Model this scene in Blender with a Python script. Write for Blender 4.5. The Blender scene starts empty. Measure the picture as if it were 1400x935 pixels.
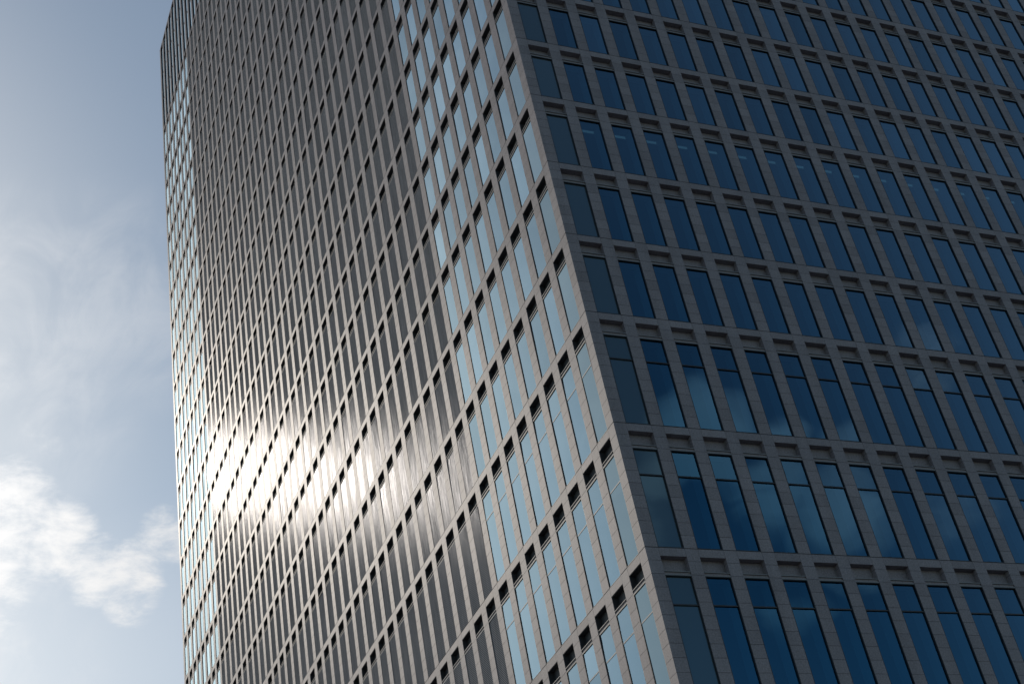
import bpy, math, random
import numpy as np
from mathutils import Matrix, Vector

# ------------------------------------------------------------------ camera, sky, sun, exposure
SC = bpy.context.scene
COL = SC.collection
S = 1.6                                   # one bay of the shaded face in metres
EYE = 1.6
CAMU = (-15.52834991, -24.49774828, -31.64205154)      # in bays, measured from the corner at the top joint line
def Z(z): return (z - CAMU[2]) * S + EYE                # height in metres
M = np.array([[0.91751182, -0.36072066, -0.16748931],
              [0.09399504, 0.60588402, -0.78998068],
              [0.38644145, 0.70907345, 0.5898117]])     # rows: right, down, forward
FPX = 2013.267                            # focal length in photo pixels (1400 wide)
cd = bpy.data.cameras.new('camera')
cam = bpy.data.objects.new('camera', cd)
COL.objects.link(cam)
cd.sensor_width = 36.0
cd.lens = FPX / 1400 * 36.0
cd.clip_start = 0.1
cd.clip_end = 20000
mw = Matrix.Identity(4)
for i in range(3):
    mw[i][0] = M[0][i]; mw[i][1] = -M[1][i]; mw[i][2] = -M[2][i]
mw[0][3] = CAMU[0] * S; mw[1][3] = CAMU[1] * S; mw[2][3] = EYE
cam.matrix_world = mw
SC.camera = cam

SUN_AZ, SUN_EL = math.radians(-15.3), math.radians(32.6)      # azimuth from +Y towards +X
SUND = Vector((math.sin(SUN_AZ) * math.cos(SUN_EL), math.cos(SUN_AZ) * math.cos(SUN_EL), math.sin(SUN_EL)))
SC.view_settings.view_transform = 'Standard'
SC.view_settings.look = 'None'
SC.view_settings.exposure = 0.0
SC.view_settings.gamma = 1.0
SC.view_settings.use_curve_mapping = False
SC.cycles.use_denoising = True
SC.cycles.max_bounces = 6
SC.cycles.diffuse_bounces = 3
SC.cycles.glossy_bounces = 3
SC.cycles.transparent_max_bounces = 10
SC.cycles.sample_clamp_indirect = 4.0

class NT:
    """small helper round a node tree"""
    def __init__(s, t): s.t = t; t.nodes.clear()
    def n(s, typ, **kw):
        nd = s.t.nodes.new(typ)
        for k, v in kw.items():
            if k == 'ins':
                for a, b in v.items(): s.put(nd, a, b)
            else: setattr(nd, k, v)
        return nd
    def put(s, nd, a, b):
        sock = nd.inputs[a]
        if isinstance(b, bpy.types.NodeSocket): s.t.links.new(b, sock)
        else: sock.default_value = b
    def math(s, op, a, b=0.0, c=0.0, clamp=False):
        nd = s.t.nodes.new('ShaderNodeMath'); nd.operation = op; nd.use_clamp = clamp
        s.put(nd, 0, a); s.put(nd, 1, b); s.put(nd, 2, c)
        return nd.outputs[0]
    def vmath(s, op, a, b=(0, 0, 0), out=0):
        nd = s.t.nodes.new('ShaderNodeVectorMath'); nd.operation = op
        s.put(nd, 0, a); s.put(nd, 1, b)
        return nd.outputs[out]
    def mix(s, f, a, b):
        nd = s.t.nodes.new('ShaderNodeMix'); nd.data_type = 'RGBA'
        s.put(nd, 0, f); s.put(nd, 6, a); s.put(nd, 7, b)
        return nd.outputs[2]
    def smooth(s, x, a, b, o0=0.0, o1=1.0):
        nd = s.t.nodes.new('ShaderNodeMapRange'); nd.interpolation_type = 'SMOOTHSTEP'
        s.put(nd, 0, x); s.put(nd, 1, a); s.put(nd, 2, b); s.put(nd, 3, o0); s.put(nd, 4, o1)
        return nd.outputs[0]
    def noise(s, vec, scale, detail=4.0, rough=0.55, dist=0.0):
        nd = s.t.nodes.new('ShaderNodeTexNoise')
        s.put(nd, 'Vector', vec); s.put(nd, 'Scale', scale); s.put(nd, 'Detail', detail)
        s.put(nd, 'Roughness', rough); s.put(nd, 'Distortion', dist)
        return nd.outputs[0]

def direction(az, el):
    az, el = math.radians(az), math.radians(el)
    return (math.sin(az) * math.cos(el), math.cos(az) * math.cos(el), math.sin(el))

world = bpy.data.worlds.new('World')
SC.world = world
world.use_nodes = True
W = NT(world.node_tree)
sky = W.n('ShaderNodeTexSky', sky_type='NISHITA', sun_disc=False)
sky.sun_elevation = SUN_EL
sky.sun_rotation = SUN_AZ
sky.altitude = 60
sky.air_density = 1.0
sky.dust_density = 0.75
sky.ozone_density = 1.0
geo = W.n('ShaderNodeTexCoord')
dirn = W.vmath('NORMALIZE', geo.outputs['Generated'])
sep = W.n('ShaderNodeSeparateXYZ', ins={0: dirn})
zc = W.math('MAXIMUM', sep.outputs[2], 0.08)
cp = W.n('ShaderNodeCombineXYZ', ins={0: W.math('DIVIDE', sep.outputs[0], zc), 1: W.math('DIVIDE', sep.outputs[1], zc), 2: 0.0}).outputs[0]
def blob(az, el, r0, r1):
    """1 inside r0 degrees round a direction, falling to 0 at r1 degrees"""
    d = W.vmath('DOT_PRODUCT', dirn, direction(az, el), out=1)
    return W.smooth(d, math.cos(math.radians(r1)), math.cos(math.radians(r0)))
sdot = W.vmath('DOT_PRODUCT', dirn, tuple(SUND), out=1)
glow = W.math('POWER', W.math('MAXIMUM', sdot, 0.0), 14.0)
fine = W.noise(cp, 15.0, 10.0, 0.66, 0.22)
soft = W.noise(cp, 2.2, 5.0, 0.55, 0.6)
# bright ragged cloud low towards the sun
core = None
for az, el, r0, r1, a in [(4.6, 31.3, 0.8, 3.0, 0.95), (7.3, 30.5, 0.4, 2.0, 0.85), (8.8, 29.4, 0.3, 1.7, 0.8), (10.5, 29.2, 0.3, 1.6, 0.78),
                          (11.9, 30.4, 0.2, 1.5, 0.7), (10.3, 28.2, 0.2, 1.3, 0.6), (3.0, 29.3, 0.8, 3.6, 0.8), (6.6, 34.2, 0.1, 1.2, 0.2),
                          (-9.0, 31.0, 2.0, 10.0, 0.6)]:
    v = W.math('MULTIPLY', blob(az, el, r0, r1), a)
    core = v if core is None else W.math('MAXIMUM', core, v)
dens = W.math('ADD', core, W.math('MULTIPLY', W.math('SUBTRACT', fine, 0.5), 2.6))
cum = W.math('MULTIPLY', W.smooth(dens, 0.05, 1.35), W.smooth(core, 0.02, 0.3))
# thin veil across the middle of the sky
veilmask = None
for az, el, r0, r1, a in [(5.0, 39.0, 1.0, 5.5, 0.62), (9.5, 40.5, 0.5, 4.0, 0.5), (11.0, 37.5, 0.5, 3.0, 0.5), (7.0, 35.5, 1.0, 4.0, 0.45), (3.5, 26.0, 1.0, 6.0, 0.6), (-24.0, 36.0, 8.0, 22.0, 0.55), (-26.6, 25.6, 0.5, 3.0, 0.95)]:
    v = W.math('MULTIPLY', blob(az, el, r0, r1), a)
    veilmask = v if veilmask is None else W.math('MAXIMUM', veilmask, v)
streak = W.noise(W.vmath('MULTIPLY', cp, (2.6, 1.0, 1.0)), 5.0, 8.0, 0.62, 0.7)
vd = W.math('MULTIPLY', veilmask, W.smooth(W.math('ADD', W.math('MULTIPLY', soft, 0.5), W.math('MULTIPLY', streak, 0.5)), 0.40, 0.64))
# broken cloud on the side away from the sun (seen only in the glass)
east = None
for az, el, r0, r1, a in [(143.8, 30.9, 0.4, 2.6, 1.0), (141.6, 28.6, 0.3, 2.6, 0.95), (146.0, 30.0, 0.2, 1.6, 0.6), (139.3, 26.4, 0.3, 2.2, 0.9), (134.6, 25.6, 0.2, 1.8, 0.3),
                          (142.4, 24.0, 0.3, 1.9, 0.7), (133.4, 31.3, 0.2, 1.6, 0.3), (148.0, 28.0, 0.3, 2.0, 0.5), (140.6, 29.6, 0.3, 1.6, 0.8), (138.0, 28.4, 0.3, 1.6, 0.6)]:
    v = W.math('MULTIPLY', blob(az, el, r0, r1), a)
    east = v if east is None else W.math('MAXIMUM', east, v)
puff = W.noise(cp, 4.0, 7.0, 0.6, 0.9)
ed = W.math('MULTIPLY', W.smooth(W.math('ADD', east, W.math('MULTIPLY', W.math('SUBTRACT', puff, 0.5), 1.5)), -0.05, 1.15), W.smooth(east, 0.0, 0.35))
cb = W.math('ADD', 6.5, W.math('MULTIPLY', glow, 8.0))
cloudcol = W.vmath('SCALE', (1.0, 0.99, 0.98)); W.t.links.new(cb, cloudcol.node.inputs['Scale'])
balanced = W.vmath('MULTIPLY', sky.outputs[0], (1.0, 1.045, 0.965))
lowhaze = W.math('MULTIPLY', W.math('SUBTRACT', 1.0, W.smooth(sep.outputs[2], 0.42, 0.56)), W.smooth(sdot, 0.78, 0.95, 0.0, 0.3))
hazy = W.mix(W.math('MAXIMUM', lowhaze, W.smooth(sdot, 0.9, 1.0, 0.0, 0.2)), balanced, cloudcol)
c0 = W.mix(W.math('MULTIPLY', ed, 0.6), hazy, (9.0, 9.2, 9.6, 1))
c1 = W.mix(W.math('MULTIPLY', vd, 0.5), c0, cloudcol)
c2 = W.mix(W.math('MULTIPLY', cum, 0.95), c1, cloudcol)
bg = W.n('ShaderNodeBackground', ins={'Color': c2, 'Strength': 0.1})
wo = W.n('ShaderNodeOutputWorld', ins={'Surface': bg.outputs[0]})

sl = bpy.data.lights.new('sun', 'SUN')
sl.energy = 2.0
sl.angle = math.radians(0.5)
sl.color = (1.0, 0.90, 0.78)
so = bpy.data.objects.new('sun', sl)
COL.objects.link(so)
so.rotation_euler = (-SUND).to_track_quat('-Z', 'Y').to_euler()
so.location = (0, 0, 300)

# ------------------------------------------------------------------ materials
def material(name):
    m = bpy.data.materials.new(name)
    m.use_nodes = True
    t = NT(m.node_tree)
    out = t.n('ShaderNodeOutputMaterial')
    return m, t, out
def principled(t, out, **ins):
    p = t.n('ShaderNodeBsdfPrincipled')
    for k, v in ins.items(): t.put(p, k.replace('_', ' '), v)
    t.t.links.new(p.outputs[0], out.inputs[0])
    return p
def plain(name, col, rough, metal=0.0):
    m, t, out = material(name)
    principled(t, out, Base_Color=(*col, 1), Roughness=rough, Metallic=metal)
    return m

def granite():
    m, t, out = material('granite')
    pos = t.n('ShaderNodeNewGeometry')
    p = pos.outputs['Position']
    isl = pos.outputs['Random Per Island']
    speck = t.noise(p, 15.0, 3.0, 0.75)
    cloudy = t.noise(p, 0.6, 4.0, 0.6)
    stain = t.noise(t.vmath('MULTIPLY', p, (1.0, 1.0, 0.12)), 1.6, 4.0, 0.6)
    f = t.math('ADD', t.math('MULTIPLY', t.math('SUBTRACT', speck, 0.5), 1.1), 0.5)
    c = t.mix(t.math('MULTIPLY', f, 1.0, clamp=True), (0.115, 0.102, 0.108, 1), (0.425, 0.385, 0.40, 1))
    tone = t.math('ADD', 0.86, t.math('ADD', t.math('MULTIPLY', isl, 0.16), t.math('ADD', t.math('MULTIPLY', t.math('SUBTRACT', cloudy, 0.5), 0.25), t.math('MULTIPLY', t.math('SUBTRACT', stain, 0.5), 0.38))))
    sc = t.vmath('SCALE', c); t.t.links.new(tone, sc.node.inputs['Scale'])
    rough = t.math('ADD', 0.42, t.math('MULTIPLY', speck, 0.22))
    bump = t.n('ShaderNodeBump', ins={'Strength': 0.35, 'Distance': 0.01, 'Height': speck})
    pr = principled(t, out, Base_Color=sc, Roughness=rough, Normal=bump.outputs[0])
    t.put(pr, 'Specular IOR Level', 0.085)
    return m

def louvre_metal():
    m, t, out = material('louvre_metal')
    pos = t.n('ShaderNodeNewGeometry')
    p = pos.outputs['Position']
    isl = pos.outputs['Random Per Island']
    sp = t.n('ShaderNodeSeparateXYZ', ins={0: p})
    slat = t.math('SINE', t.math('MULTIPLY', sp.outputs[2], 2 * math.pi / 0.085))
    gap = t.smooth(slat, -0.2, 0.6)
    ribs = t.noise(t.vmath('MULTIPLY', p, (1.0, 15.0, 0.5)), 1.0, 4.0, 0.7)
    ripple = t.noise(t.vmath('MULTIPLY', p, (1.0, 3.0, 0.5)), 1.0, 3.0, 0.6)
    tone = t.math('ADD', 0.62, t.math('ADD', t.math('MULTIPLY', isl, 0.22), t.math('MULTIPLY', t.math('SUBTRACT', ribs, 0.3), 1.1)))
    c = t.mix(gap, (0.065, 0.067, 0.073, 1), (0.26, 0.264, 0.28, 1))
    sc = t.vmath('SCALE', c); t.t.links.new(tone, sc.node.inputs['Scale'])
    h = t.math('ADD', t.math('MULTIPLY', ribs, 0.8), t.math('MULTIPLY', ripple, 1.2))
    bump = t.n('ShaderNodeBump', ins={'Strength': 0.30, 'Distance': 0.012, 'Height': h})
    gsc = t.vmath('SCALE', sc); t.t.links.new(t.math('ADD', 0.0, t.math('MULTIPLY', t.math('SUBTRACT', ribs, 0.24), 0.30)), gsc.node.inputs['Scale'])
    gl = t.n('ShaderNodeBsdfGlossy', distribution='BECKMANN', ins={'Color': gsc, 'Roughness': 0.23, 'Normal': bump.outputs[0]})
    df = t.n('ShaderNodeBsdfDiffuse', ins={'Color': sc})
    mx = t.n('ShaderNodeAddShader', ins={0: df.outputs[0], 1: gl.outputs[0]})
    t.t.links.new(mx.outputs[0], out.inputs[0])
    return m

def glass(name, f0, through, power, back=None):
    """coated solar glass: a mirror coat that grows towards grazing angles over tinted see-through glass"""
    m, t, out = material(name)
    lw = t.n('ShaderNodeLayerWeight', ins={'Blend': 0.5})
    graze = t.math('POWER', t.math('DIVIDE', t.math('SUBTRACT', lw.outputs['Facing'], 0.28), 0.72, clamp=True), power)
    pos = t.n('ShaderNodeNewGeometry')
    wav = t.noise(pos.outputs['Position'], 0.55, 1.0, 0.4)
    bump = t.n('ShaderNodeBump', ins={'Strength': 0.25, 'Distance': 0.02, 'Height': wav})
    col = t.mix(graze, (*f0, 1), (0.66, 0.83, 0.92, 1))
    vary = t.vmath('SCALE', col)
    t.t.links.new(t.math('ADD', 0.84, t.math('MULTIPLY', pos.outputs['Random Per Island'], 0.32)), vary.node.inputs['Scale'])
    g = t.n('ShaderNodeBsdfGlossy', ins={'Color': vary, 'Roughness': 0.015, 'Normal': bump.outputs[0]})
    if back is None:
        tr = t.n('ShaderNodeBsdfTransparent', ins={'Color': (*through, 1)})
    else:
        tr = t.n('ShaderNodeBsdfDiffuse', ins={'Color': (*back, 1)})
    k = t.n('ShaderNodeAddShader', ins={0: g.outputs[0], 1: tr.outputs[0]})
    t.t.links.new(k.outputs[0], out.inputs[0])
    return m

M_STONE = granite()
M_LOUVRE = louvre_metal()
M_GLASS = glass('coated_blue_glass', (0.024, 0.080, 0.132), (0.10, 0.27, 0.38), 1.3)
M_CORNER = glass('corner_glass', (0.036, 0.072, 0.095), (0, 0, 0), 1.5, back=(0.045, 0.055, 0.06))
M_BLACK = plain('black_frame', (0.012, 0.012, 0.014), 0.45)
M_BRONZE = plain('dark_bronze', (0.045, 0.043, 0.042), 0.55)
M_VENT = plain('dark_vent_metal', (0.04, 0.042, 0.046), 0.6)
M_JOINT = plain('joint_mortar', (0.02, 0.02, 0.02), 0.9)
M_METAL = plain('sill_metal', (0.24, 0.24, 0.245), 0.6)
M_LINING = plain('white_lining', (0.46, 0.46, 0.45), 0.7)
M_CEIL = plain('pale_ceiling', (0.32, 0.32, 0.32), 0.8)
M_CORE = plain('grey_core', (0.12, 0.12, 0.12), 0.8)
M_CROWN = glass('crown_glass', (0.2, 0.26, 0.3), (0, 0, 0), 1.6, back=(0.06, 0.075, 0.09))

# ------------------------------------------------------------------ mesh helpers
class MB:
    def __init__(s): s.v = []; s.f = []; s.m = []; s.mats = []
    def mi(s, mat):
        if mat not in s.mats: s.mats.append(mat)
        return s.mats.index(mat)
    def quad(s, pts, mat):
        b = len(s.v); s.v += [tuple(p) for p in pts]
        s.f.append((b, b + 1, b + 2, b + 3)); s.m.append(s.mi(mat))
    def box(s, a, b, mat):
        (x0, y0, z0), (x1, y1, z1) = a, b
        x0, x1 = min(x0, x1), max(x0, x1); y0, y1 = min(y0, y1), max(y0, y1); z0, z1 = min(z0, z1), max(z0, z1)
        i = len(s.v)
        s.v += [(x0, y0, z0), (x1, y0, z0), (x1, y1, z0), (x0, y1, z0), (x0, y0, z1), (x1, y0, z1), (x1, y1, z1), (x0, y1, z1)]
        for q in ((0, 3, 2, 1), (4, 5, 6, 7), (0, 1, 5, 4), (1, 2, 6, 5), (2, 3, 7, 6), (3, 0, 4, 7)):
            s.f.append(tuple(i + k for k in q)); s.m.append(s.mi(mat))
    def mesh(s, name):
        me = bpy.data.meshes.new(name)
        me.from_pydata(s.v, [], s.f)
        for mt in s.mats: me.materials.append(mt)
        me.polygons.foreach_set('material_index', s.m)
        me.update()
        return me
def link(name, me, parent=None, loc=(0, 0, 0), rot=None):
    o = bpy.data.objects.new(name, me)
    COL.objects.link(o)
    o.location = loc
    if rot: o.rotation_euler = rot
    if parent: o.parent = parent
    return o

class Face:
    """a facade: u runs along it from the corner, d goes into the building, z is height (all in bays)"""
    def __init__(s, left): s.left = left
    def P(s, u, d, z):
        return (d * S, u * S, z * S) if s.left else (u * S, d * S, z * S)
    def box(s, mb, u0, u1, d0, d1, z0, z1, mat):
        mb.box(s.P(u0, d0, z0), s.P(u1, d1, z1), mat)
    def pane(s, mb, u0, u1, d, z0, z1, mat):
        q = [s.P(u0, d, z0), s.P(u1, d, z0), s.P(u1, d, z1), s.P(u0, d, z1)]
        mb.quad(q[::-1] if s.left else q, mat)
    def world(s, u, d, z):
        a = s.P(u, d, 0); return (a[0], a[1], Z(z))
RF, LF = Face(False), Face(True)

# ------------------------------------------------------------------ layout measured from the photograph (bays)
HU, ZTOP, ZROOF = 2.33918, 42.4589, 50.65
ROW = {-17: ZTOP, 1: 0.0, 2: -2.333096, 3: -4.910286, 4: -7.4744, 5: -10.031834, 6: -13.342567, 7: -16.655538}
for r in range(-16, 1): ROW[r] = (1 - r) * HU
for r in range(8, 12): ROW[r] = ROW[7] - 3.313 * (r - 7)
FIRST, LAST = -17, 11
AR, PR, WR, NR = 0.3321, 1.0, 0.665, 30
AL, PL, WL, NL = 0.3217, 0.95667, 0.612, 48
BEAM, LEDGE, SILL, HEAD = 0.215, 0.582, 0.655, 0.69
GD = 0.042                                  # how far the glass sits behind the stone
WX = AR + (NR - 1) * PR + WR + AR           # building size along the shaded face
WY = AL + (NL - 1) * PL + WL + AL           # and along the sunny face
GROUND = CAMU[2] - EYE / S

rnd = random.Random(7)
tower = bpy.data.objects.new('office_tower', None)
COL.objects.link(tower)
tower['label'] = 'tall grey stone office tower with dark blue windows and a sunlit louvred side'
tower['category'] = 'skyscraper'
OZ = Z(0)

# ---- ground
g = MB()
g.quad([(-6000, -6000, 0), (6000, -6000, 0), (6000, 6000, 0), (-6000, 6000, 0)], None)
mg, t, out = material('paving')
pos = t.n('ShaderNodeNewGeometry')
br = t.n('ShaderNodeTexBrick', ins={'Vector': pos.outputs['Position'], 'Color1': (0.10, 0.10, 0.104, 1), 'Color2': (0.13, 0.13, 0.135, 1), 'Mortar': (0.09, 0.09, 0.09, 1), 'Scale': 1.0, 'Mortar Size': 0.01})
principled(t, out, Base_Color=t.mix(t.noise(pos.outputs['Position'], 0.15, 4.0), br.outputs[0], (0.08, 0.08, 0.084, 1)), Roughness=0.8)
g.mats = [mg]; g.m = [0]
o = link('ground', g.mesh('ground'))
o['kind'] = 'structure'

# ---- piers, each built of stone courses with open joints
def courses():
    out = []
    for r in range(FIRST + 1, LAST + 1):
        a, b = ROW[r - 1], ROW[r]
        n = max(1, round((a - b) / 0.325))
        for i in range(n): out.append((a - (a - b) * i / n, a - (a - b) * (i + 1) / n, i == 0))
    n = round((ROW[LAST] - GROUND) / 0.5)
    a, b = ROW[LAST], GROUND
    for i in range(n): out.append((a - (a - b) * i / n, a - (a - b) * (i + 1) / n, i == 0))
    a, b = ZROOF, ZTOP
    n = 8
    for i in range(n): out.append((a - (a - b) * i / n, a - (a - b) * (i + 1) / n, i == 0))
    return out
CRS = courses()
JG = 0.0038
def pier(face, u0, u1, depth=0.158):
    mb = MB()
    for a, b, first in CRS:
        ga = 0.014 if first else JG
        face.box(mb, u0 + 0.002, u1 - 0.002, 0.0, 0.155, b + JG, a - ga, M_STONE)
    face.box(mb, u0 + 0.004, u1 - 0.004, 0.006, depth - 0.006, GROUND, ZROOF - 0.01, M_JOINT)
    link('pier', mb.mesh('pier'), tower, (0, 0, OZ))
mb = MB()
for a, b, first in CRS:
    ga = 0.014 if first else JG
    mb.box((0, 0, (b + JG) * S), (AR * S - 0.003, AL * S - 0.003, (a - ga) * S), M_STONE)
mb.box((0.01, 0.01, GROUND * S), (AR * S - 0.006, AL * S - 0.006, (ZROOF - 0.01) * S), M_JOINT)
cpier = link('corner_pier', mb.mesh('corner_pier'), tower, (0, 0, OZ))
for k in range(1, NR): pier(RF, AR + (k - 1) * PR + WR, AR + k * PR)
for k in range(1, NL): pier(LF, AL + (k - 1) * PL + WL, AL + k * PL)
pier(RF, WX - AR, WX)
pier(LF, WY - AL, WY)

# ---- floor bands: one row of short stone beams per floor and face
for face, A, P_, W_, N_ in ((RF, AR, PR, WR, NR), (LF, AL, PL, WL, NL)):
    for r in range(FIRST, LAST + 1):
        mb = MB()
        for k in range(N_):
            u0 = A + k * P_ + 0.004; u1 = u0 + W_ - 0.008
            face.box(mb, u0, u1, 0.001, 0.18, -BEAM, -0.014, M_STONE)
            face.box(mb, u0, u1, 0.05, 0.18, -0.0138, -0.001, M_JOINT)
            face.box(mb, u0 - 0.005, u1 + 0.005, 0.006, 0.049, -BEAM + 0.002, -0.001, M_JOINT)
        face.box(mb, A + 0.02, A + (N_ - 1) * P_ + W_ - 0.02, 0.172, 0.19, -BEAM + 0.01, -0.022, M_JOINT)   # continuous beam behind
        link('floor_band', mb.mesh('floor_band'), tower, (0, 0, Z(ROW[r])))
    mb = MB()                                     # coping along the roof edge
    for k in range(N_):
        u0 = A + k * P_ + 0.004; u1 = u0 + W_ - 0.008
        face.box(mb, u0, u1, 0.001, 0.16, -0.17, 0.0, M_STONE)
    face.box(mb, A + 0.02, A + (N_ - 1) * P_ + W_ - 0.02, 0.152, 0.168, -0.16, -0.012, M_JOINT)
    link('coping', mb.mesh('coping'), tower, (0, 0, Z(ZROOF)))

# ---- how large a bay shows in the photograph (to pick the hundred largest of each part)
def project(p):
    q = M @ (np.array(p) - np.array(cam.matrix_world.translation))
    if q[2] < 0.1: return None
    return np.array([700 + FPX * q[0] / q[2], 467.5 + FPX * q[1] / q[2]])
def seen(face, u0, u1, z0, z1):
    n = 6; hit = 0
    pts = [project(face.world(u, 0, z)) for u, z in ((u0, z0), (u1, z0), (u1, z1), (u0, z1))]
    if any(p is None for p in pts): return 0.0
    x = [p[0] for p in pts]; y = [p[1] for p in pts]
    area = 0.5 * abs(sum(x[i] * y[(i + 1) % 4] - x[(i + 1) % 4] * y[i] for i in range(4)))
    for i in range(n):
        for j in range(n):
            q = project(face.world(u0 + (u1 - u0) * (i + .5) / n, 0, z0 + (z1 - z0) * (j + .5) / n))
            if 0 < q[0] < 1400 and 0 < q[1] < 935: hit += 1
    return area * hit / (n * n)

# ---- bays
def gdepth(face): return 0.020 if face.left else GD
def frame_mesh(face, mb, w, h, tr):
    fw = 0.011 if face.left else 0.017
    m = M_BRONZE if face.left else M_BLACK
    d0 = 0.004
    face.box(mb, 0, fw, d0, 0.07, 0, h, m)
    face.box(mb, w - fw, w, d0, 0.07, 0, h, m)
    face.box(mb, fw, w - fw, d0, 0.07, 0, fw, m)
    face.box(mb, fw, w - fw, d0, 0.07, h - fw * 1.1, h, m)
    if tr:
        mat = M_METAL if face.left else M_BLACK
        face.box(mb, fw, w - fw, 0.012, 0.07, h - 0.725, h - 0.695, mat)
def glass_mesh(face, mb, w, h, tr, mat, rot=None):
    fw = 0.010
    g = gdepth(face)
    if tr:
        face.pane(mb, fw, w - fw, g, fw, h - 0.72, mat)
        q = rnd.gauss(0, 0.0012)
        n0 = len(mb.v)
        face.pane(mb, fw, w - fw, g, h - 0.70, h - fw, mat)
        for i in range(n0, n0 + 4):          # the upper light leans a little differently from the lower one
            x, y, z = mb.v[i]
            e = (z / S - (h - 0.35)) * (0.012 + q) * S
            mb.v[i] = (x + e, y, z) if face.left else (x, y + e, z)
    else:
        face.pane(mb, fw, w - fw, g, fw, h - fw, mat)
def sill_mesh(face, mb, w, z):
    """two thin metal rails with a stone strip between, above the window head; z = window head"""
    a = HEAD - LEDGE
    face.box(mb, 0.003, w - 0.003, 0.001, 0.15, z + a - 0.016, z + a, M_METAL)
    face.box(mb, 0.003, w - 0.003, 0.03, 0.15, z + 0.026, z + a - 0.018, M_STONE)
    face.box(mb, 0.003, w - 0.003, 0.004, 0.15, z + 0.004, z + 0.024, M_METAL)
def lining_mesh(face, mb, w, h):
    """pale inner reveals of the room behind the glass"""
    face.box(mb, -0.02, 0.022, 0.075, 0.40, 0, h, M_LINING)
    face.box(mb, w - 0.022, w + 0.02, 0.075, 0.40, 0, h, M_LINING)
    face.box(mb, 0.024, w - 0.024, 0.075, 0.30, h - 0.01, h + 0.03, M_LINING)
def spandrel_mesh(face, mb, w, z):
    z0, z1 = z - LEDGE, z - BEAM - 0.001
    if face.left:                              # a dark metal-lined vent slot on the sunny side
        face.box(mb, 0.003, w - 0.003, 0.152, 0.18, z0, z1, M_VENT)
        face.box(mb, 0.0, 0.012, 0.012, 0.15, z0, z1, M_VENT)
        face.box(mb, w - 0.012, w, 0.012, 0.15, z0, z1, M_VENT)
        face.box(mb, 0.013, w - 0.013, 0.012, 0.15, z1 - 0.014, z1 - 0.001, M_VENT)
    else:
        face.box(mb, 0.002, w - 0.002, 0.168, 0.18, z0, z1, M_STONE)
def louvre_mesh(face, mb, w, h, tilt=0.0, lean=0.0):
    d = 0.005
    q = [face.P(0.004, d, 0.004), face.P(w - 0.004, d + tilt, 0.004), face.P(w - 0.004, d + tilt + lean, h), face.P(0.004, d + lean, h)]
    mb.quad(q[::-1] if face.left else q, M_LOUVRE)

bays = []
for face, A, P_, W_, N_ in ((RF, AR, PR, WR, NR), (LF, AL, PL, WL, NL)):
    for r in range(FIRST + 1, LAST + 1):
        for k in range(N_):
            u0 = A + k * P_
            z0, z1 = ROW[r], ROW[r - 1] - HEAD
            kind = 'louvre' if face.left and 8 <= k < 40 else 'window'
            bays.append(dict(face=face, r=r, k=k, u=u0, w=W_, z0=z0, h=z1 - z0, tall=r >= 6, kind=kind,
                             corner=(k == 0), area=seen(face, u0, u0 + W_, z0, z1),
                             sarea=seen(face, u0, u0 + W_, ROW[r] - LEDGE, ROW[r] - BEAM)))
def top100(lst, key): return set(id(b) for b in sorted(lst, key=lambda b: -b[key])[:100] if b[key] > 0)
wins = [b for b in bays if b['kind'] == 'window']
louv = [b for b in bays if b['kind'] == 'louvre']
big_w, big_l, big_s = top100(wins, 'area'), top100(louv, 'area'), top100(bays, 'sarea')
cache = {}
def shared(key, fn):
    if key not in cache:
        mb = MB(); fn(mb); cache[key] = mb.mesh(key[0])
    return cache[key]
rest_w, rest_l, rest_s, rest_t = MB(), MB(), MB(), MB()
def shifted(mb, dest, off, rot=None):
    """append mb to dest moved by off (metres) and turned about its own origin"""
    b = len(dest.v)
    R3 = rot.to_matrix() if rot else None
    for v in mb.v:
        q = Vector(v)
        if R3: q = R3 @ q
        dest.v.append((q.x + off[0], q.y + off[1], q.z + off[2]))
    for f_, m_ in zip(mb.f, mb.m):
        dest.f.append(tuple(b + i for i in f_)); dest.m.append(dest.mi(mb.mats[m_]))
from mathutils import Euler
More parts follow.
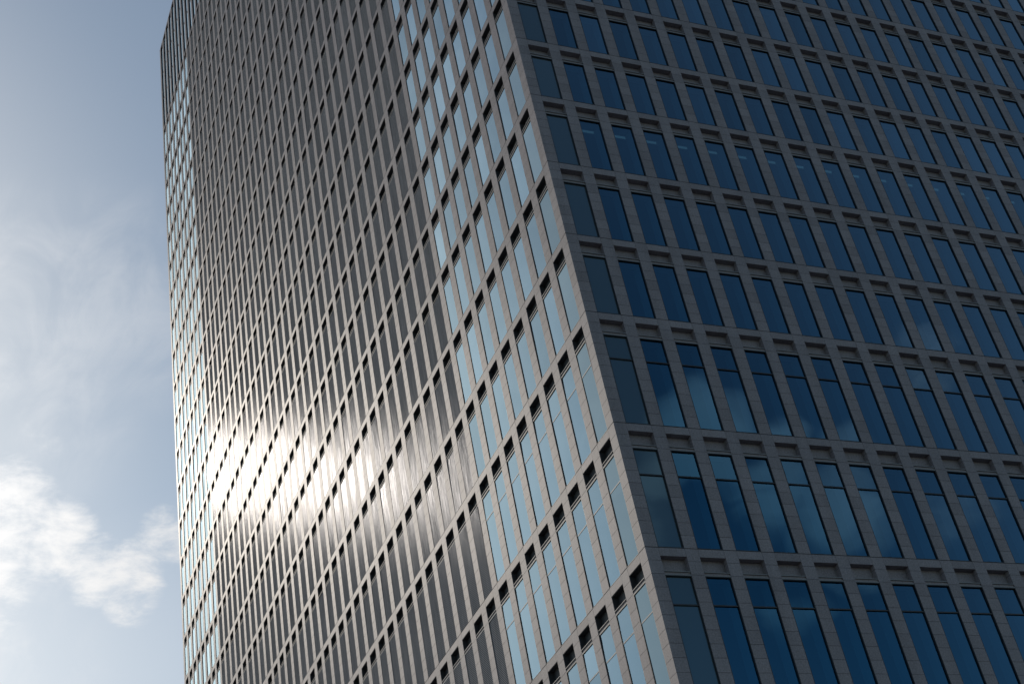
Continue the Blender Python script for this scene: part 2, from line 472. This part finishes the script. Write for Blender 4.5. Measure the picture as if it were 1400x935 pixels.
for b in bays:
    face, w, h, tall = b['face'], b['w'], b['h'], b['tall']
    side = 'l' if face.left else 'r'
    loc = face.world(b['u'], 0, b['z0'])
    hk = round(h, 3)
    if b['kind'] == 'window':
        gm = M_CORNER if b['corner'] else M_GLASS
        tw, tl = rnd.gauss(0, 0.0026), rnd.gauss(0, 0.0022)
        rot = Euler((0, tl, tw)) if face.left else Euler((tl, 0, tw))
        if id(b) in big_w:
            o = link('window', shared(('window', side, hk, b['corner']), lambda mb: glass_mesh(face, mb, w, h, tall, gm)), tower, loc, rot)
            link('frame', shared(('frame', side, hk), lambda mb: frame_mesh(face, mb, w, h, tall)), o)
            link('sill', shared(('sill', side, hk), lambda mb: sill_mesh(face, mb, w, h)), o)
            if not b['corner']:
                link('lining', shared(('lining', side, hk), lambda mb: lining_mesh(face, mb, w, h)), o)
        else:
            mb = MB()
            glass_mesh(face, mb, w, h, tall, gm); frame_mesh(face, mb, w, h, tall); sill_mesh(face, mb, w, h)
            if not b['corner'] and not face.left: lining_mesh(face, mb, w, h)
            shifted(mb, rest_w, loc, rot)
    else:
        tilt, lean = rnd.gauss(0, 0.0035), rnd.gauss(0, 0.006)
        if id(b) in big_l:
            mb = MB(); louvre_mesh(face, mb, w, h, tilt, lean)
            o = link('louvre_panel', mb.mesh('louvre_panel'), tower, loc)
            link('sill', shared(('sill', side, hk), lambda mb: sill_mesh(face, mb, w, h)), o)
        else:
            mb = MB(); louvre_mesh(face, mb, w, h, tilt, lean); sill_mesh(face, mb, w, h)
            shifted(mb, rest_l, loc)
    # the recessed stone panel under this bay's floor band
    sloc = face.world(b['u'], 0, ROW[b['r']])
    if id(b) in big_s:
        link('spandrel_panel', shared(('spandrel_panel', side), lambda mb: spandrel_mesh(face, mb, w, 0)), tower, sloc)
    else:
        mb = MB(); spandrel_mesh(face, mb, w, 0); shifted(mb, rest_s, sloc)
for k in range(NR): mb = MB(); spandrel_mesh(RF, mb, WR, 0); shifted(mb, rest_s, RF.world(AR + k * PR, 0, ZTOP))
for k in range(NL): mb = MB(); spandrel_mesh(LF, mb, WL, 0); shifted(mb, rest_s, LF.world(AL + k * PL, 0, ZTOP))
for nm, mb in (('window', rest_w), ('louvre_panel', rest_l), ('spandrel_panel', rest_s)):
    o = link(nm, mb.mesh(nm), tower)
    o['kind'] = 'stuff'

# ---- the tall open crown above the top floor
for face, A, P_, W_, N_ in ((RF, AR, PR, WR, NR), (LF, AL, PL, WL, NL)):
    hh = ZROOF - 0.18 - ZTOP
    def crown(mb):
        d = 0.06
        face.pane(mb, 0.012, W_ - 0.012, d, 0.0, hh - 0.35, M_CROWN)
        face.box(mb, 0.0, W_, 0.14, 0.16, hh - 0.36, hh, M_BLACK)
        face.box(mb, 0.001, 0.011, 0.012, 0.15, 0, hh, M_BLACK)
        face.box(mb, W_ - 0.011, W_ - 0.001, 0.012, 0.15, 0, hh, M_BLACK)
        for z in (2.72, 5.28):
            face.box(mb, 0.012, W_ - 0.012, 0.05, 0.1, z - 0.05, z + 0.05, M_BLACK)
    me = None
    mb = MB(); crown(mb); me = mb.mesh('crown_panel')
    for k in range(N_):
        link('crown_panel', me, tower, face.world(A + k * P_, 0, ZTOP))

# ---- inside: floors with pale ceilings, a core; and the far sides and roof
for r in range(FIRST, LAST + 1):
    mb = MB()
    mb.box((0.17 * S, 0.17 * S, Z(ROW[r] - 0.60)), ((WX - 0.2) * S, (WY - 0.2) * S, Z(ROW[r] - 0.02)), M_CEIL)
    link('floor_slab', mb.mesh('floor_slab'), tower)
ml, t, out = material('ceiling_lamp')
e = t.n('ShaderNodeEmission', ins={'Color': (0.9, 0.97, 1.0, 1), 'Strength': 0.12})
t.t.links.new(e.outputs[0], out.inputs[0])
lamp = MB()
RF.box(lamp, 0.0, 0.94, 0.46, 0.52, -0.625, -0.602, ml)
lm = lamp.mesh('ceiling_lamp')
for k in range(1, 22):
    link('ceiling_lamp', lm, tower, RF.world(AR + k * PR + 0.02, 0, ROW[2]))
mb = MB()
for r in range(FIRST + 1, LAST + 1):
    mb.box((6 * S, 5 * S, Z(ROW[r]) - 0.02), ((WX - 5) * S, (WY - 5) * S, Z(ROW[r - 1] - 0.61)), M_CORE)
link('core_wall', mb.mesh('core_wall'), tower)
mb = MB()
mb.box(((WX - 0.15) * S, (AL + 0.05) * S, 0.0), (WX * S, (WY - 0.2) * S, Z(ZROOF - 0.02)), M_STONE)
mb.box(((AR + 0.05) * S, (WY - 0.15) * S, 0.0), ((WX - 0.2) * S, WY * S, Z(ZROOF - 0.02)), M_STONE)
link('rear_wall', mb.mesh('rear_wall'), tower)
mb = MB()
mb.box((0.17 * S, 0.17 * S, Z(ZTOP + 0.01)), ((WX - 0.2) * S, (WY - 0.2) * S, Z(ZROOF - 2.0)), M_CORE)
link('roof', mb.mesh('roof'), tower)
mb = MB()
mb.box((0.16 * S, 0.16 * S, 0.0), ((WX - 0.2) * S, (WY - 0.2) * S, Z(ROW[LAST] - 0.62)), M_STONE)
link('plinth', mb.mesh('plinth'), tower)
